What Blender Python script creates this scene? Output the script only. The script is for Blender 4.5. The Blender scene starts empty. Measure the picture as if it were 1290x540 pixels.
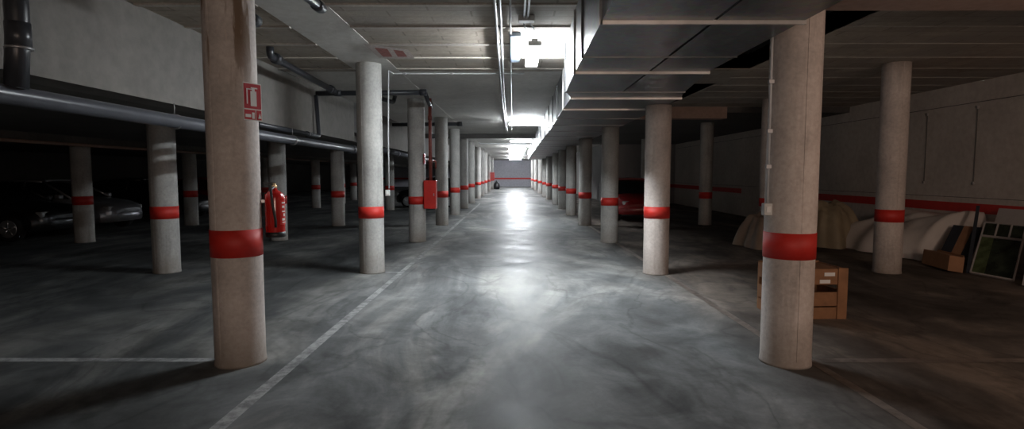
import bpy, bmesh, math, random
from mathutils import Vector, Matrix
random.seed(7)
sc = bpy.context.scene
COL = sc.collection
PI = math.pi

# ------------------------------------------------------------------ materials
def newmat(name):
    m = bpy.data.materials.new(name); m.use_nodes = True
    nt = m.node_tree; b = nt.nodes['Principled BSDF']
    return m, nt, b

def N(nt, t, **kw):
    n = nt.nodes.new(t)
    for k, v in kw.items():
        if k in n.inputs.keys(): n.inputs[k].default_value = v
        else: setattr(n, k, v)
    return n

def ramp(nt, src, stops):
    r = nt.nodes.new('ShaderNodeValToRGB')
    el = r.color_ramp.elements
    while len(el) < len(stops): el.new(0.5)
    for e, (p, c) in zip(el, stops):
        e.position = p; e.color = (c[0], c[1], c[2], 1) if not isinstance(c, (int, float)) else (c, c, c, 1)
    nt.links.new(src, r.inputs[0])
    return r

def mixc(nt, fac, a, b, mode='MIX'):
    m = nt.nodes.new('ShaderNodeMix'); m.data_type = 'RGBA'; m.blend_type = mode
    def setin(i, v):
        if isinstance(v, (tuple, list)): m.inputs[i].default_value = (v[0], v[1], v[2], 1)
        elif isinstance(v, (int, float)): m.inputs[i].default_value = v
        else: nt.links.new(v, m.inputs[i])
    setin(0, fac); setin(6, a); setin(7, b)
    return m.outputs[2]

def coords(nt, scale=(1, 1, 1), obj=True, seed=0.0, randomise=False):
    tc = nt.nodes.new('ShaderNodeTexCoord')
    if randomise:
        oi = nt.nodes.new('ShaderNodeObjectInfo')
        mul = N(nt, 'ShaderNodeVectorMath', operation='SCALE'); mul.inputs[0].default_value = (37.0, 23.0, 0.0)
        nt.links.new(oi.outputs['Random'], mul.inputs['Scale'])
        add = N(nt, 'ShaderNodeVectorMath', operation='ADD')
        nt.links.new(tc.outputs['Object'], add.inputs[0]); nt.links.new(mul.outputs[0], add.inputs[1])
        src = add.outputs[0]
    else:
        src = tc.outputs['Object']
    mp = nt.nodes.new('ShaderNodeMapping'); mp.inputs['Scale'].default_value = scale
    mp.inputs['Location'].default_value = (seed, seed * 1.7, 0)
    nt.links.new(src, mp.inputs[0])
    return tc, mp.outputs[0]

def noise(nt, vec, scale, detail=6, rough=0.55, dist=0.0):
    n = N(nt, 'ShaderNodeTexNoise'); n.inputs['Scale'].default_value = scale
    n.inputs['Detail'].default_value = detail; n.inputs['Roughness'].default_value = rough
    n.inputs['Distortion'].default_value = dist
    nt.links.new(vec, n.inputs['Vector'])
    return n.outputs['Fac']

def bump(nt, b, h, strength=0.2, dist=0.02):
    bp = nt.nodes.new('ShaderNodeBump'); bp.inputs['Strength'].default_value = strength
    bp.inputs['Distance'].default_value = dist
    nt.links.new(h, bp.inputs['Height']); nt.links.new(bp.outputs[0], b.inputs['Normal'])

def plain(name, c, rough=0.6, metal=0.0, var=0.12, nscale=6, bmp=0.0, coat=0.0):
    m, nt, b = newmat(name)
    tc, v = coords(nt)
    n = noise(nt, v, nscale)
    r = ramp(nt, n, [(0.3, tuple(x * (1 - var) for x in c)), (0.7, tuple(min(1, x * (1 + var)) for x in c))])
    nt.links.new(r.outputs[0], b.inputs['Base Color'])
    b.inputs['Roughness'].default_value = rough; b.inputs['Metallic'].default_value = metal
    b.inputs['Coat Weight'].default_value = coat
    if bmp: bump(nt, b, n, bmp)
    return m

def emis(name, c, s):
    m, nt, b = newmat(name)
    b.inputs['Base Color'].default_value = (1, 1, 1, 1)
    b.inputs['Emission Color'].default_value = (*c, 1); b.inputs['Emission Strength'].default_value = s
    return m

def mathn(nt, op, a, b=None):
    n = nt.nodes.new('ShaderNodeMath'); n.operation = op
    for i, v in enumerate((a, b)):
        if v is None: continue
        if isinstance(v, (int, float)): n.inputs[i].default_value = v
        else: nt.links.new(v, n.inputs[i])
    return n.outputs[0]

def column_mat(name, warm, stain_top=0.0):
    """round cast concrete: vertical board seams, blotches, grime at the foot, rust runs at the top"""
    m, nt, b = newmat(name)
    tc, v = coords(nt, randomise=True)
    big = noise(nt, v, 2.2, 5)
    fine = noise(nt, v, 26, 8, 0.65)
    _, v2 = coords(nt, scale=(7, 7, 0.9), randomise=True)
    runs = noise(nt, v2, 1.1, 5, 0.6)
    c0 = (0.40, 0.395, 0.375) if not warm else (0.54, 0.475, 0.435)
    base = ramp(nt, big, [(0.3, tuple(x * 0.78 for x in c0)), (0.7, tuple(x * 1.14 for x in c0))]).outputs[0]
    base = mixc(nt, 0.5, base, ramp(nt, fine, [(0.3, 0.36), (0.62, 0.62)]).outputs[0], 'OVERLAY')
    dark = ramp(nt, runs, [(0.55, 1.0), (0.72, 0.62)]).outputs[0]
    base = mixc(nt, 0.7, base, dark, 'MULTIPLY')
    sep = nt.nodes.new('ShaderNodeSeparateXYZ'); nt.links.new(tc.outputs['Object'], sep.inputs[0])
    z = sep.outputs['Z']
    # foot grime
    foot = mathn(nt, 'MULTIPLY', ramp(nt, z, [(0.0, 1.0), (0.42, 0.0)]).outputs[0], ramp(nt, big, [(0.35, 0.2), (0.6, 1.0)]).outputs[0])
    base = mixc(nt, mathn(nt, 'MULTIPLY', foot, 0.75), base, (0.17, 0.135, 0.10))
    if stain_top:
        zt = mathn(nt, 'MULTIPLY', mathn(nt, 'SUBTRACT', z, 2.15), 1.0)
        tmask = ramp(nt, zt, [(0.0, 0.0), (0.55, 1.0)]).outputs[0]
        st = ramp(nt, runs, [(0.50, 0.0), (0.56, 1.0)]).outputs[0]
        base = mixc(nt, mathn(nt, 'MULTIPLY', mathn(nt, 'MULTIPLY', tmask, st), stain_top), base, (0.20, 0.135, 0.09))
        st2 = ramp(nt, noise(nt, v2, 2.3, 3), [(0.64, 0.0), (0.68, 1.0)]).outputs[0]
        base = mixc(nt, mathn(nt, 'MULTIPLY', mathn(nt, 'MULTIPLY', tmask, st2), 0.7), base, (0.62, 0.50, 0.42))
    nt.links.new(base, b.inputs['Base Color'])
    b.inputs['Roughness'].default_value = 0.72
    bump(nt, b, fine, 0.25, 0.01)
    return m

def concrete(name, c, var=0.25, scale=0.8, rough=0.85, boards=None, bmp=0.2, tint=None):
    m, nt, b = newmat(name)
    tc, v = coords(nt)
    a = noise(nt, v, scale, 8, 0.6, 0.3)
    f = noise(nt, v, scale * 14, 8, 0.6)
    base = ramp(nt, a, [(0.3, tuple(x * (1 - var) for x in c)), (0.7, tuple(min(1, x * (1 + var)) for x in c))]).outputs[0]
    base = mixc(nt, 0.45, base, ramp(nt, f, [(0.3, 0.36), (0.65, 0.62)]).outputs[0], 'OVERLAY')
    if tint:
        t = noise(nt, v, scale * 0.6, 4)
        base = mixc(nt, ramp(nt, t, [(0.45, 0.0), (0.6, 0.7)]).outputs[0], base, tint)
    h = f
    if boards:   # (axis scale vector) formwork boards
        br = nt.nodes.new('ShaderNodeTexBrick')
        _, vb = coords(nt, scale=boards)
        nt.links.new(vb, br.inputs['Vector'])
        br.inputs['Scale'].default_value = 1.0
        br.inputs['Mortar Size'].default_value = 0.008; br.inputs['Mortar Smooth'].default_value = 0.5
        br.inputs['Color1'].default_value = (0.92, 0.9, 0.88, 1); br.inputs['Color2'].default_value = (0.72, 0.70, 0.68, 1)
        br.inputs['Mortar'].default_value = (0.42, 0.40, 0.38, 1)
        base = mixc(nt, 0.7, base, br.outputs['Color'], 'MULTIPLY')
    nt.links.new(base, b.inputs['Base Color'])
    b.inputs['Roughness'].default_value = rough
    bump(nt, b, h, bmp, 0.02)
    return m

def floor_mat():
    m, nt, b = newmat('polished concrete floor')
    tc, v = coords(nt)
    _, vs = coords(nt, scale=(1.0, 0.45, 1), seed=3.1)
    big = noise(nt, vs, 0.55, 9, 0.6, 1.3)
    mid = noise(nt, v, 1.6, 9, 0.65, 0.8)
    fine = noise(nt, v, 22, 8, 0.7)
    base = ramp(nt, big, [(0.34, (0.090, 0.095, 0.097)), (0.49, (0.165, 0.172, 0.172)), (0.62, (0.30, 0.30, 0.285))]).outputs[0]
    base = mixc(nt, 0.68, base, ramp(nt, mid, [(0.36, 0.28), (0.64, 0.72)]).outputs[0], 'OVERLAY')
    base = mixc(nt, 0.35, base, ramp(nt, fine, [(0.3, 0.38), (0.68, 0.62)]).outputs[0], 'OVERLAY')
    # thin trowel cracks / swirls
    vein = nt.nodes.new('ShaderNodeTexNoise'); vein.inputs['Scale'].default_value = 0.9; vein.inputs['Detail'].default_value = 4
    vein.inputs['Distortion'].default_value = 1.2
    nt.links.new(vs, vein.inputs['Vector'])
    ab = mathn(nt, 'ABSOLUTE', mathn(nt, 'SUBTRACT', vein.outputs['Fac'], 0.5))
    vm = ramp(nt, ab, [(0.0, 0.66), (0.03, 1.0)]).outputs[0]
    base = mixc(nt, 0.7, base, vm, 'MULTIPLY')
    # duct shade painted brown into the floor right of the lane, left side darkened too
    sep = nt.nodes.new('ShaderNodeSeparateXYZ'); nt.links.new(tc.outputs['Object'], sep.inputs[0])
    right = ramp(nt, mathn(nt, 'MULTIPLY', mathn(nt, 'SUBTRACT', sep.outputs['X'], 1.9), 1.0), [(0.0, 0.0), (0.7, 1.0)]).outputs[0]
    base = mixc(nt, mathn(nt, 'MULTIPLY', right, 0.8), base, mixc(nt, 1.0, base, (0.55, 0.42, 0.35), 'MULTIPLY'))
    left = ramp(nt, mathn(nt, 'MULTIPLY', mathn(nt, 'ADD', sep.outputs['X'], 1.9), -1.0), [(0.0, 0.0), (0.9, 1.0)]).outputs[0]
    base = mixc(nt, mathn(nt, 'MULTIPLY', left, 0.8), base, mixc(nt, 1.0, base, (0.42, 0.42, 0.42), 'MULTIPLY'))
    nt.links.new(base, b.inputs['Base Color'])
    rr = ramp(nt, mid, [(0.3, 0.36), (0.7, 0.62)]).outputs[0]
    lr = mathn(nt, 'MAXIMUM', left, right)
    rr2 = mathn(nt, 'ADD', rr, mathn(nt, 'MULTIPLY', lr, 0.2))
    nt.links.new(rr2, b.inputs['Roughness'])
    b.inputs['Specular IOR Level'].default_value = 0.05
    hb = mathn(nt, 'ADD', mathn(nt, 'MULTIPLY', big, 1.0), mathn(nt, 'MULTIPLY', fine, 0.08))
    bump(nt, b, hb, 0.22, 0.03)
    return m

def paint_line_mat(c0=(.15, .155, .155), c1=(.37, .375, .37)):
    m, nt, b = newmat('worn white road paint')
    tc, v = coords(nt)
    n = noise(nt, v, 9, 8, 0.7)
    n2 = noise(nt, v, 1.2, 3)
    w = mathn(nt, 'ADD', n, mathn(nt, 'MULTIPLY', mathn(nt, 'SUBTRACT', n2, 0.5), 0.5))
    r = ramp(nt, w, [(0.38, c0), (0.6, c1)])
    nt.links.new(r.outputs[0], b.inputs['Base Color']); b.inputs['Roughness'].default_value = 0.6
    return m

def duct_mat():
    m, nt, b = newmat('galvanised sheet steel')
    tc, v = coords(nt, scale=(3, 0.6, 3))
    n = noise(nt, v, 3, 6, 0.6)
    vo = nt.nodes.new('ShaderNodeTexVoronoi'); vo.inputs['Scale'].default_value = 22
    nt.links.new(tc.outputs['Object'], vo.inputs['Vector'])
    base = ramp(nt, n, [(0.3, (0.17, 0.18, 0.19)), (0.7, (0.28, 0.29, 0.30))]).outputs[0]
    base = mixc(nt, 0.15, base, vo.outputs['Color'], 'OVERLAY')
    nt.links.new(base, b.inputs['Base Color'])
    b.inputs['Metallic'].default_value = 0.75
    nt.links.new(ramp(nt, n, [(0.3, 0.30), (0.7, 0.48)]).outputs[0], b.inputs['Roughness'])
    bump(nt, b, n, 0.15, 0.02)
    return m

M = {}
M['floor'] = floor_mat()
M['col'] = column_mat('cast concrete column', False)
M['colw'] = column_mat('stained cast concrete column', True, 1.0)
M['colr'] = column_mat('warm cast concrete column', True, 0.0)
M['red'] = plain('red paint band', (0.52, 0.022, 0.014), 0.58, var=0.1, nscale=9)
M['ceil'] = concrete('ceiling concrete', (0.40, 0.35, 0.29), 0.28, 0.9, boards=(0.55, 1.15, 1), tint=(0.34, 0.32, 0.29))
M['ceilb'] = concrete('smooth ceiling concrete', (0.62, 0.60, 0.56), 0.15, 0.7)
M['joist'] = concrete('joist concrete', (0.42, 0.385, 0.34), 0.2, 2.0)
M['wall'] = concrete('wall concrete', (0.55, 0.50, 0.45), 0.16, 0.6, boards=None)
M['wallb'] = concrete('parapet concrete', (0.21, 0.197, 0.18), 0.14, 0.5)
M['far'] = concrete('painted end wall', (0.42, 0.42, 0.46), 0.08, 0.5)
M['dark'] = concrete('dark concrete', (0.10, 0.095, 0.09), 0.2, 0.6)
M['black'] = plain('unlit recess black', (0.008, 0.008, 0.008), 0.9)
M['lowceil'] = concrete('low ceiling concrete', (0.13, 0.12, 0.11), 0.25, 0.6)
M['brown'] = concrete('brown beam concrete', (0.34, 0.235, 0.19), 0.15, 1.0)
M['line'] = paint_line_mat()
M['linef'] = paint_line_mat((.075, .06, .05), (.17, .14, .12))
M['duct'] = duct_mat()
M['flange'] = plain('bright duct flange', (0.62, 0.60, 0.58), 0.38, 0.7)
M['flanged'] = plain('dull duct flange', (0.20, 0.20, 0.20), 0.4, 0.7)
M['seam'] = plain('duct seam sealant', (0.03, 0.03, 0.032), 0.7)
M['pvc'] = plain('grey plastic pipe', (0.085, 0.09, 0.105), 0.30, var=0.1)
M['pvcd'] = plain('dark drain pipe', (0.035, 0.038, 0.045), 0.32)
M['conduit'] = plain('pale grey conduit', (0.50, 0.51, 0.52), 0.45)
M['steel'] = plain('zinc bracket', (0.45, 0.45, 0.46), 0.4, 0.8)
M['redpipe'] = plain('rusty red pipe', (0.20, 0.05, 0.038), 0.5, var=0.3, nscale=14)
M['redcab'] = plain('red enamel', (0.55, 0.022, 0.016), 0.35, coat=0.3)
M['redext'] = plain('glossy red enamel', (0.50, 0.015, 0.012), 0.22, coat=0.6)
M['blackp'] = plain('black plastic', (0.012, 0.012, 0.013), 0.45)
M['brass'] = plain('brass', (0.75, 0.58, 0.35), 0.3, 0.9)
M['white'] = plain('white plastic', (0.72, 0.72, 0.70), 0.5, var=0.04)
M['offw'] = plain('grey white plastic', (0.55, 0.55, 0.53), 0.5, var=0.05)
M['signred'] = plain('sign red', (0.42, 0.012, 0.02), 0.45, var=0.05)
M['fadedred'] = plain('faded red paint', (0.26, 0.09, 0.075), 0.8, var=0.3, nscale=25)
M['fadedwhite'] = plain('faded white paint', (0.46, 0.40, 0.37), 0.8, var=0.25, nscale=30)
M['tube'] = emis('fluorescent tube', (0.90, 0.955, 1.0), 270)
M['tubefar'] = emis('distant fluorescent tube', (0.90, 0.955, 1.0), 440)
M['tubeend'] = emis('end fluorescent tube', (0.92, 0.95, 1.0), 850)
M['crate'] = plain('orange brown wood', (0.25, 0.12, 0.055), 0.7, var=0.2, nscale=8)
M['cratedk'] = plain('dark wood', (0.22, 0.10, 0.045), 0.7, var=0.2)
M['cardboard'] = plain('brown cardboard', (0.33, 0.17, 0.09), 0.85, var=0.12)
M['tarp'] = plain('dusty white plastic sheet', (0.62, 0.57, 0.53), 0.42, var=0.08, nscale=2)
M['tarpy'] = plain('yellowish dust sheet', (0.36, 0.29, 0.19), 0.6, var=0.15, nscale=3)
M['tarpb'] = plain('brown dust sheet', (0.27, 0.20, 0.15), 0.7, var=0.15, nscale=3)
M['panelgrey'] = plain('pale grey laminate', (0.44, 0.41, 0.40), 0.6, var=0.05)
M['slate'] = plain('dark slate blue board', (0.035, 0.042, 0.055), 0.5)
M['glassd'] = plain('dark green glass', (0.03, 0.04, 0.028), 0.12, var=0.6, nscale=5)
M['glassg'] = plain('glass with green reflection', (0.09, 0.12, 0.055), 0.2, var=0.5, nscale=7)
M['carglass'] = plain('dark car glass', (0.012, 0.013, 0.015), 0.08)
M['tyre'] = plain('tyre rubber', (0.012, 0.012, 0.012), 0.8)
M['rim'] = plain('alloy rim', (0.6, 0.62, 0.64), 0.3, 0.8)
M['lampc'] = plain('headlamp lens', (0.55, 0.58, 0.6), 0.12, 0.3)
M['bag'] = plain('black bag', (0.015, 0.015, 0.017), 0.4)

# ------------------------------------------------------------------ mesh helpers
class MB:
    def __init__(s): s.bm = bmesh.new(); s.mi = 0
    def face(s, pts, mi=None):
        vs = [s.bm.verts.new(p) for p in pts]
        f = s.bm.faces.new(vs); f.material_index = s.mi if mi is None else mi
        return f
    def box(s, x0, x1, y0, y1, z0, z1, bevel=0.0, mi=None):
        g = bmesh.ops.create_cube(s.bm, size=1)
        for v in g['verts']:
            v.co = Vector(((x0 + x1) / 2 + v.co.x * (x1 - x0), (y0 + y1) / 2 + v.co.y * (y1 - y0), (z0 + z1) / 2 + v.co.z * (z1 - z0)))
        fs = set(f for v in g['verts'] for f in v.link_faces)
        for f in fs: f.material_index = s.mi if mi is None else mi
        if bevel:
            es = list(set(e for v in g['verts'] for e in v.link_edges))
            bmesh.ops.bevel(s.bm, geom=es, offset=bevel, segments=2, affect='EDGES', profile=0.5)
        return s
    def loft(s, rings, caps=True, mi=None, closed=True):
        rr = [[s.bm.verts.new(p) for p in r] for r in rings]
        n = len(rr[0])
        m_ = s.mi if mi is None else mi
        for a, b in zip(rr[:-1], rr[1:]):
            for i in range(n if closed else n - 1):
                j = (i + 1) % n
                f = s.bm.faces.new((a[i], a[j], b[j], b[i])); f.smooth = True; f.material_index = m_
        if caps and closed:
            for r in (rr[0], rr[-1]):
                f = s.bm.faces.new(r); f.material_index = m_
        return s
    def lathe(s, prof, c=(0, 0, 0), seg=32, mi=None, axis='z'):
        rings = []
        for r, h in prof:
            ring = []
            for i in range(seg):
                a = 2 * PI * i / seg
                x, y = r * math.cos(a), r * math.sin(a)
                p = (x, y, h) if axis == 'z' else ((x, h, y) if axis == 'y' else (h, x, y))
                ring.append((c[0] + p[0], c[1] + p[1], c[2] + p[2]))
            rings.append(ring)
        return s.loft(rings, True, mi)
    def tube(s, pts, r, seg=12, mi=None):
        pts = [Vector(p) for p in pts]
        # round the corners
        out = [pts[0]]
        for i in range(1, len(pts) - 1):
            p = pts[i]; a = (pts[i - 1] - p); b = (pts[i + 1] - p)
            d = min(r * 1.6, a.length * .45, b.length * .45)
            pa, pb = p + a.normalized() * d, p + b.normalized() * d
            for t in (0, .33, .66, 1):
                q = pa.lerp(p, t).lerp(p.lerp(pb, t), t); out.append(q)
        out.append(pts[-1])
        rings = []; up = None
        for i, p in enumerate(out):
            t = (out[min(i + 1, len(out) - 1)] - out[max(i - 1, 0)])
            t.normalize()
            if up is None:
                up = Vector((0, 0, 1)) if abs(t.z) < .9 else Vector((0, 1, 0))
            x = t.cross(up); x.normalize(); up = x.cross(t); up.normalize()
            rings.append([tuple(p + x * r * math.cos(2 * PI * k / seg) + up * r * math.sin(2 * PI * k / seg)) for k in range(seg)])
        return s.loft(rings, True, mi)
    def build(s, name, mats, parent=None, smooth=None):
        bmesh.ops.recalc_face_normals(s.bm, faces=s.bm.faces[:])
        me = bpy.data.meshes.new(name); s.bm.to_mesh(me); s.bm.free()
        if not isinstance(mats, (list, tuple)): mats = [mats]
        for m in mats: me.materials.append(m)
        o = bpy.data.objects.new(name, me); COL.objects.link(o)
        if parent is not None: o.parent = parent
        return o

def tag(o, label=None, cat=None, group=None, kind=None):
    if label: o['label'] = label
    if cat: o['category'] = cat
    if group: o['group'] = group
    if kind: o['kind'] = kind
    return o
def struct(o, label=None, cat=None): return tag(o, label, cat, kind='structure')
def empty(name, loc=(0, 0, 0), rz=0.0):
    o = bpy.data.objects.new(name, None); COL.objects.link(o); o.location = loc; o.rotation_euler = (0, 0, rz)
    o.empty_display_size = 0.1
    return o
def kids(o): return [c for c in bpy.data.objects if c.parent is o]
def copy_tree(o, parent=None):
    c = o.copy(); COL.objects.link(c)
    if parent: c.parent = parent
    for k in kids(o): copy_tree(k, c)
    return c

ZC = 3.35          # ceiling height
# ------------------------------------------------------------------ setting
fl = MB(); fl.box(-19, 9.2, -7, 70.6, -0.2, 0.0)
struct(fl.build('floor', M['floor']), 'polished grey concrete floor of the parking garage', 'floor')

# high ceiling over lane, with openings on the right of the duct
cb = MB()
cb.box(-3.9, 2.45, -7, 9.62, ZC, ZC + .25, mi=0)
cb.box(-3.9, 2.45, 9.62, 70.6, ZC, ZC + .25, mi=1)
cb.box(2.45, 3.95, -7, 4.9, ZC, ZC + .25, mi=0)
cb.box(2.45, 3.95, 9.4, 10.9, ZC, ZC + .25, mi=0)
cb.box(2.45, 3.95, 14.6, 70.6, ZC, ZC + .25, mi=1)
cb.box(3.95, 9.2, -7, 30.4, ZC, ZC + .25, mi=0)
cb.box(3.95, 9.2, 30.4, 70.6, ZC, ZC + .25, mi=1)
struct(cb.build('ceiling', [M['ceil'], M['ceilb']]), 'board-marked concrete ceiling above the lane', 'ceiling')
# shafts above the openings, painted black so they look unlit
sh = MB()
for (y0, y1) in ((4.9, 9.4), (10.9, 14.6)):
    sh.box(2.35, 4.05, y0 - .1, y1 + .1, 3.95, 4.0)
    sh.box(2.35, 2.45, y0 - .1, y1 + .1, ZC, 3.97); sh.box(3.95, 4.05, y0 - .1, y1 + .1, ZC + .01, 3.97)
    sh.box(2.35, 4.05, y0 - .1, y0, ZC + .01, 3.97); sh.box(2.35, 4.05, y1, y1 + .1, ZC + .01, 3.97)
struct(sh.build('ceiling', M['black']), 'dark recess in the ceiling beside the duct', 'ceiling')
# joists
jb = MB()
for k in range(-8, 5):
    y = 5.85 + .875 * k
    jb.box(-1.93, 2.45, y - .035, y + .035, ZC - .018, ZC + .01)
    jb.box(-3.9, -2.65, y - .035, y + .035, ZC - .018, ZC + .01)
for k in range(-8, 12):
    y = 5.85 + .875 * k
    jb.box(3.96, 8.8, y - .02, y + .02, ZC - .004, ZC + .01)
struct(jb.build('ceiling', M['joist']), 'thin pale concrete joists crossing the ceiling', 'ceiling')
fb = MB(); fb.box(-2.65, -1.93, -7, 70.5, ZC - .006, ZC + .01)
struct(fb.build('ceiling', M['ceilb']), 'smooth flush beam along the left columns', 'ceiling')

# upper left parapet face and low slab over the left bays
for i, (y0, y1) in enumerate(((-7, 13.7), (15.3, 70.6))):
    w = MB(); w.box(-4.25, -3.9, y0, y1, 2.40 if i == 0 else 2.42, ZC + .25)
    struct(w.build('wall_left', M['wallb']), 'pale concrete upstand beam above the left bays', 'wall')
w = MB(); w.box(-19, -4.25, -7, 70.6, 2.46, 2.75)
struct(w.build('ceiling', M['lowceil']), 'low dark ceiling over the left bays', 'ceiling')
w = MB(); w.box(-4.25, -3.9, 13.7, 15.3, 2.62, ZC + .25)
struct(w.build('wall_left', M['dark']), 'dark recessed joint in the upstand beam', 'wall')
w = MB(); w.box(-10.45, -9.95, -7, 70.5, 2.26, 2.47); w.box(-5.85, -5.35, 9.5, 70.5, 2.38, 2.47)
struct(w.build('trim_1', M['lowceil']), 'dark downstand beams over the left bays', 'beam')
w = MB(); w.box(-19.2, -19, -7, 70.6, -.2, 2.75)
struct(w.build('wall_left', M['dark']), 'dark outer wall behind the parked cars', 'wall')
w = MB(); w.box(-19, 9.2, 70.4, 70.6, 0, ZC + .2)
struct(w.build('wall_back', M['far']), 'pale end wall of the lane', 'wall')
w = MB(); w.box(-19, 9.2, -7.2, -7, -.2, ZC + .25)
struct(w.build('wall_front', M['dark']), 'wall behind the camera', 'wall')
w = MB(); w.box(8.8, 9.2, -7, 30.4, -.1, ZC + .2)
struct(w.build('wall_right', M['wall']), 'concrete right wall with stains and red stripe', 'wall')
w = MB(); w.box(5.2, 8.8, 30.1, 30.4, 0, ZC)  # paler material in place of lane light that the duct blocks
struct(w.build('wall_right', M['panelgrey']), 'pale cross wall at the end of the right bays', 'wall')
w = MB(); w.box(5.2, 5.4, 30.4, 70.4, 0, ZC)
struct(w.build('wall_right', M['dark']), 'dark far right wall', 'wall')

# red stripes on walls
w = MB(); w.box(-19, 9, 70.385, 70.402, .93, 1.12)
struct(w.build('trim_2', M['red']), 'red stripe across the end wall', 'stripe')
w = MB(); w.box(8.785, 8.802, 9.35, 11.75 + .7, .86, 1.04); w.box(8.785, 8.802, 13.2, 17.5, .86, 1.04); w.box(8.785, 8.802, 21.3, 30.1, .86, 1.04)
struct(w.build('trim_3', M['red']), 'red stripe along the right wall', 'stripe')
w = MB(); w.box(5.5, 8.78, 30.085, 30.102, .88, 1.04)
struct(w.build('trim_4', M['red']), 'red stripe on the cross wall', 'stripe')
# formwork joints on right wall
w = MB()
w.box(8.792, 8.801, 7, 30, 1.14, 1.15); w.box(8.792, 8.801, 7, 30, 2.95, 2.962)
struct(w.build('trim_5', M['dark']), 'horizontal casting joints in the right wall', 'joint')
w = MB()
for yy in (11.85, 10.58):
    w.box(8.79, 8.801, yy - .012, yy + .012, 1.42, 2.86)
    for zz in (1.42, 2.86): w.lathe([(0.0, -.02), (.035, -.02), (.035, .0), (0, 0)], (8.8, yy, zz), 12, axis='x', mi=1)
struct(w.build('trim_6', [M['wallb'], M['panelgrey']]), 'vertical filled cracks ending in round plugs', 'joint')

# cross beams on right
w = MB(); w.box(2.5, 8.8, 4.35, 4.88, 3.0, ZC + .02, bevel=.01)
struct(w.build('trim_7', M['brown']), 'brown concrete cross beam at upper right', 'beam')
w = MB(); w.box(2.6, 5.6, 14.6, 15.0, 3.05, ZC + .02); 
struct(w.build('trim_8', M['brown']), 'brown cross beam deeper on the right', 'beam')
w = MB(); w.box(2.6, 8.8, 15.0, 30.1, 3.2, ZC + .01)  # shade behind the cross beam put into the dark ceiling colour
struct(w.build('ceiling', M['dark']), 'lower ceiling over the right bays, painted dark as beam shade', 'ceiling')
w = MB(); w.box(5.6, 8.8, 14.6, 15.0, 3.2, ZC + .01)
struct(w.build('trim_9', M['dark']), 'edge of the lower ceiling, painted dark as beam shade', 'beam')
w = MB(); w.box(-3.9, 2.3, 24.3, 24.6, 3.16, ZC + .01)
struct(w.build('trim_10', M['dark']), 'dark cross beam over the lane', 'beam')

# ------------------------------------------------------------------ columns
R = 0.2
def column_mesh(h, band, mat, bh=.20):
    o = MB()
    prof = [(R + .006, 0), (R + .004, .02), (R, .05)]
    z = .35
    while z < h - .1:
        prof.append((R + random.uniform(-.0015, .0015), z)); z += .3
    prof.append((R, h))
    o.lathe(prof, seg=48)
    # vertical formwork seam, facing the camera side
    for a in (-1.75, 1.4):
        cx, cy = math.cos(a) * (R - .003), math.sin(a) * (R - .003)
        o.box(cx - .005, cx + .005, cy - .005, cy + .004, .06, h - .02)
    c = o.build('concrete_column', mat)
    b = MB(); b.lathe([(R - .01, band - bh / 2), (R + .004, band - bh / 2), (R + .004, band + bh / 2), (R - .01, band + bh / 2)], seg=48)
    br = b.build('red_band', M['red'], c)
    return c

cols = []
def column(x, y, h, band, label, group, mat=None, bh=.20):
    c = column_mesh(h, band, mat or M['col'], bh)
    c.location = (x, y, 0)
    c.rotation_euler = (0, 0, random.uniform(-.25, .25))
    tag(c, label, 'column', group, 'thing'); cols.append(c)
    return c

ordn = ['nearest', 'second', 'third', 'fourth', 'fifth', 'sixth', 'seventh', 'eighth', 'ninth', 'tenth', 'eleventh', 'twelfth', 'thirteenth']
LL = [(-2.33, 4.63, 1.03, .225), (-2.30, 8.95, .985, .185), (-2.27, 13.1, .98, .185), (-2.23, 17.35, .97, .2), (-2.27, 21.7, .97, .2),
      (-2.27, 25.8, .97, .2), (-2.27, 30.2, .97, .2), (-2.28, 36.2, .97, .2), (-2.28, 40.5, .97, .2), (-2.28, 45.5, .97, .2), (-2.28, 52, .97, .2), (-2.28, 60, .97, .2)]
lab_l = {0: 'thick stained concrete column at left front, red extinguisher sign on it',
         1: 'pale concrete column left of the lane with white conduit and switch box',
         2: 'concrete column left of the lane, beside the red hose cabinet',
         3: 'pale concrete column standing just behind the red hose cabinet'}
for i, (x, y, bz, bh) in enumerate(LL):
    column(x, y, ZC, bz, lab_l.get(i, 'pale round column with red band, %s from the front on lane\'s left side' % ordn[i]),
           'columns along the left side of the lane', M['colw'] if i == 0 else M['col'], bh)
ZB = 2.68          # duct underside
RR = [(2.33, 4.63, 1.01, .215), (2.31, 8.85, .99, .185), (2.27, 12.95, .96, .185), (2.25, 17.2, .94, .19), (2.27, 21.5, .94, .2),
      (2.28, 25.3, .94, .2), (2.28, 29.2, .94, .2), (2.28, 34.6, .94, .2), (2.28, 39.2, .94, .2), (2.28, 46, .94, .2), (2.28, 55, .94, .2), (2.28, 63, .94, .2)]
lab_r = {0: 'thick concrete column at right front, white conduit down its left side',
         1: 'warm-toned concrete column under the duct edge, second on the lane\'s right side'}
for i, (x, y, bz, bh) in enumerate(RR):
    h = ZC if (i == 0 or y > 41) else ZB - .003
    column(x, y, h, bz, lab_r.get(i, 'round column with red band, %s from the front on lane\'s right side' % ordn[i]),
           'columns along the right side of the lane', M['colr'] if i < 2 else M['col'], bh)
for i, (x, y) in enumerate([(-5.66, 8.95), (-5.68, 13.35), (-5.42, 17.1), (-5.5, 24.7), (-5.4, 33)]):
    column(x, y, 2.46 if i == 0 else 2.38, .98, ['round column in the left bays, right of the parked cars, nearest of its row',
           'round column right behind the fire extinguisher', 'slim pale column under the end of the grey pipe',
           'dim slim column beside the dark car\'s bright wheel', 'far dim column deep behind the left bays'][i], 'columns of the first row in the left bays')
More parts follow.
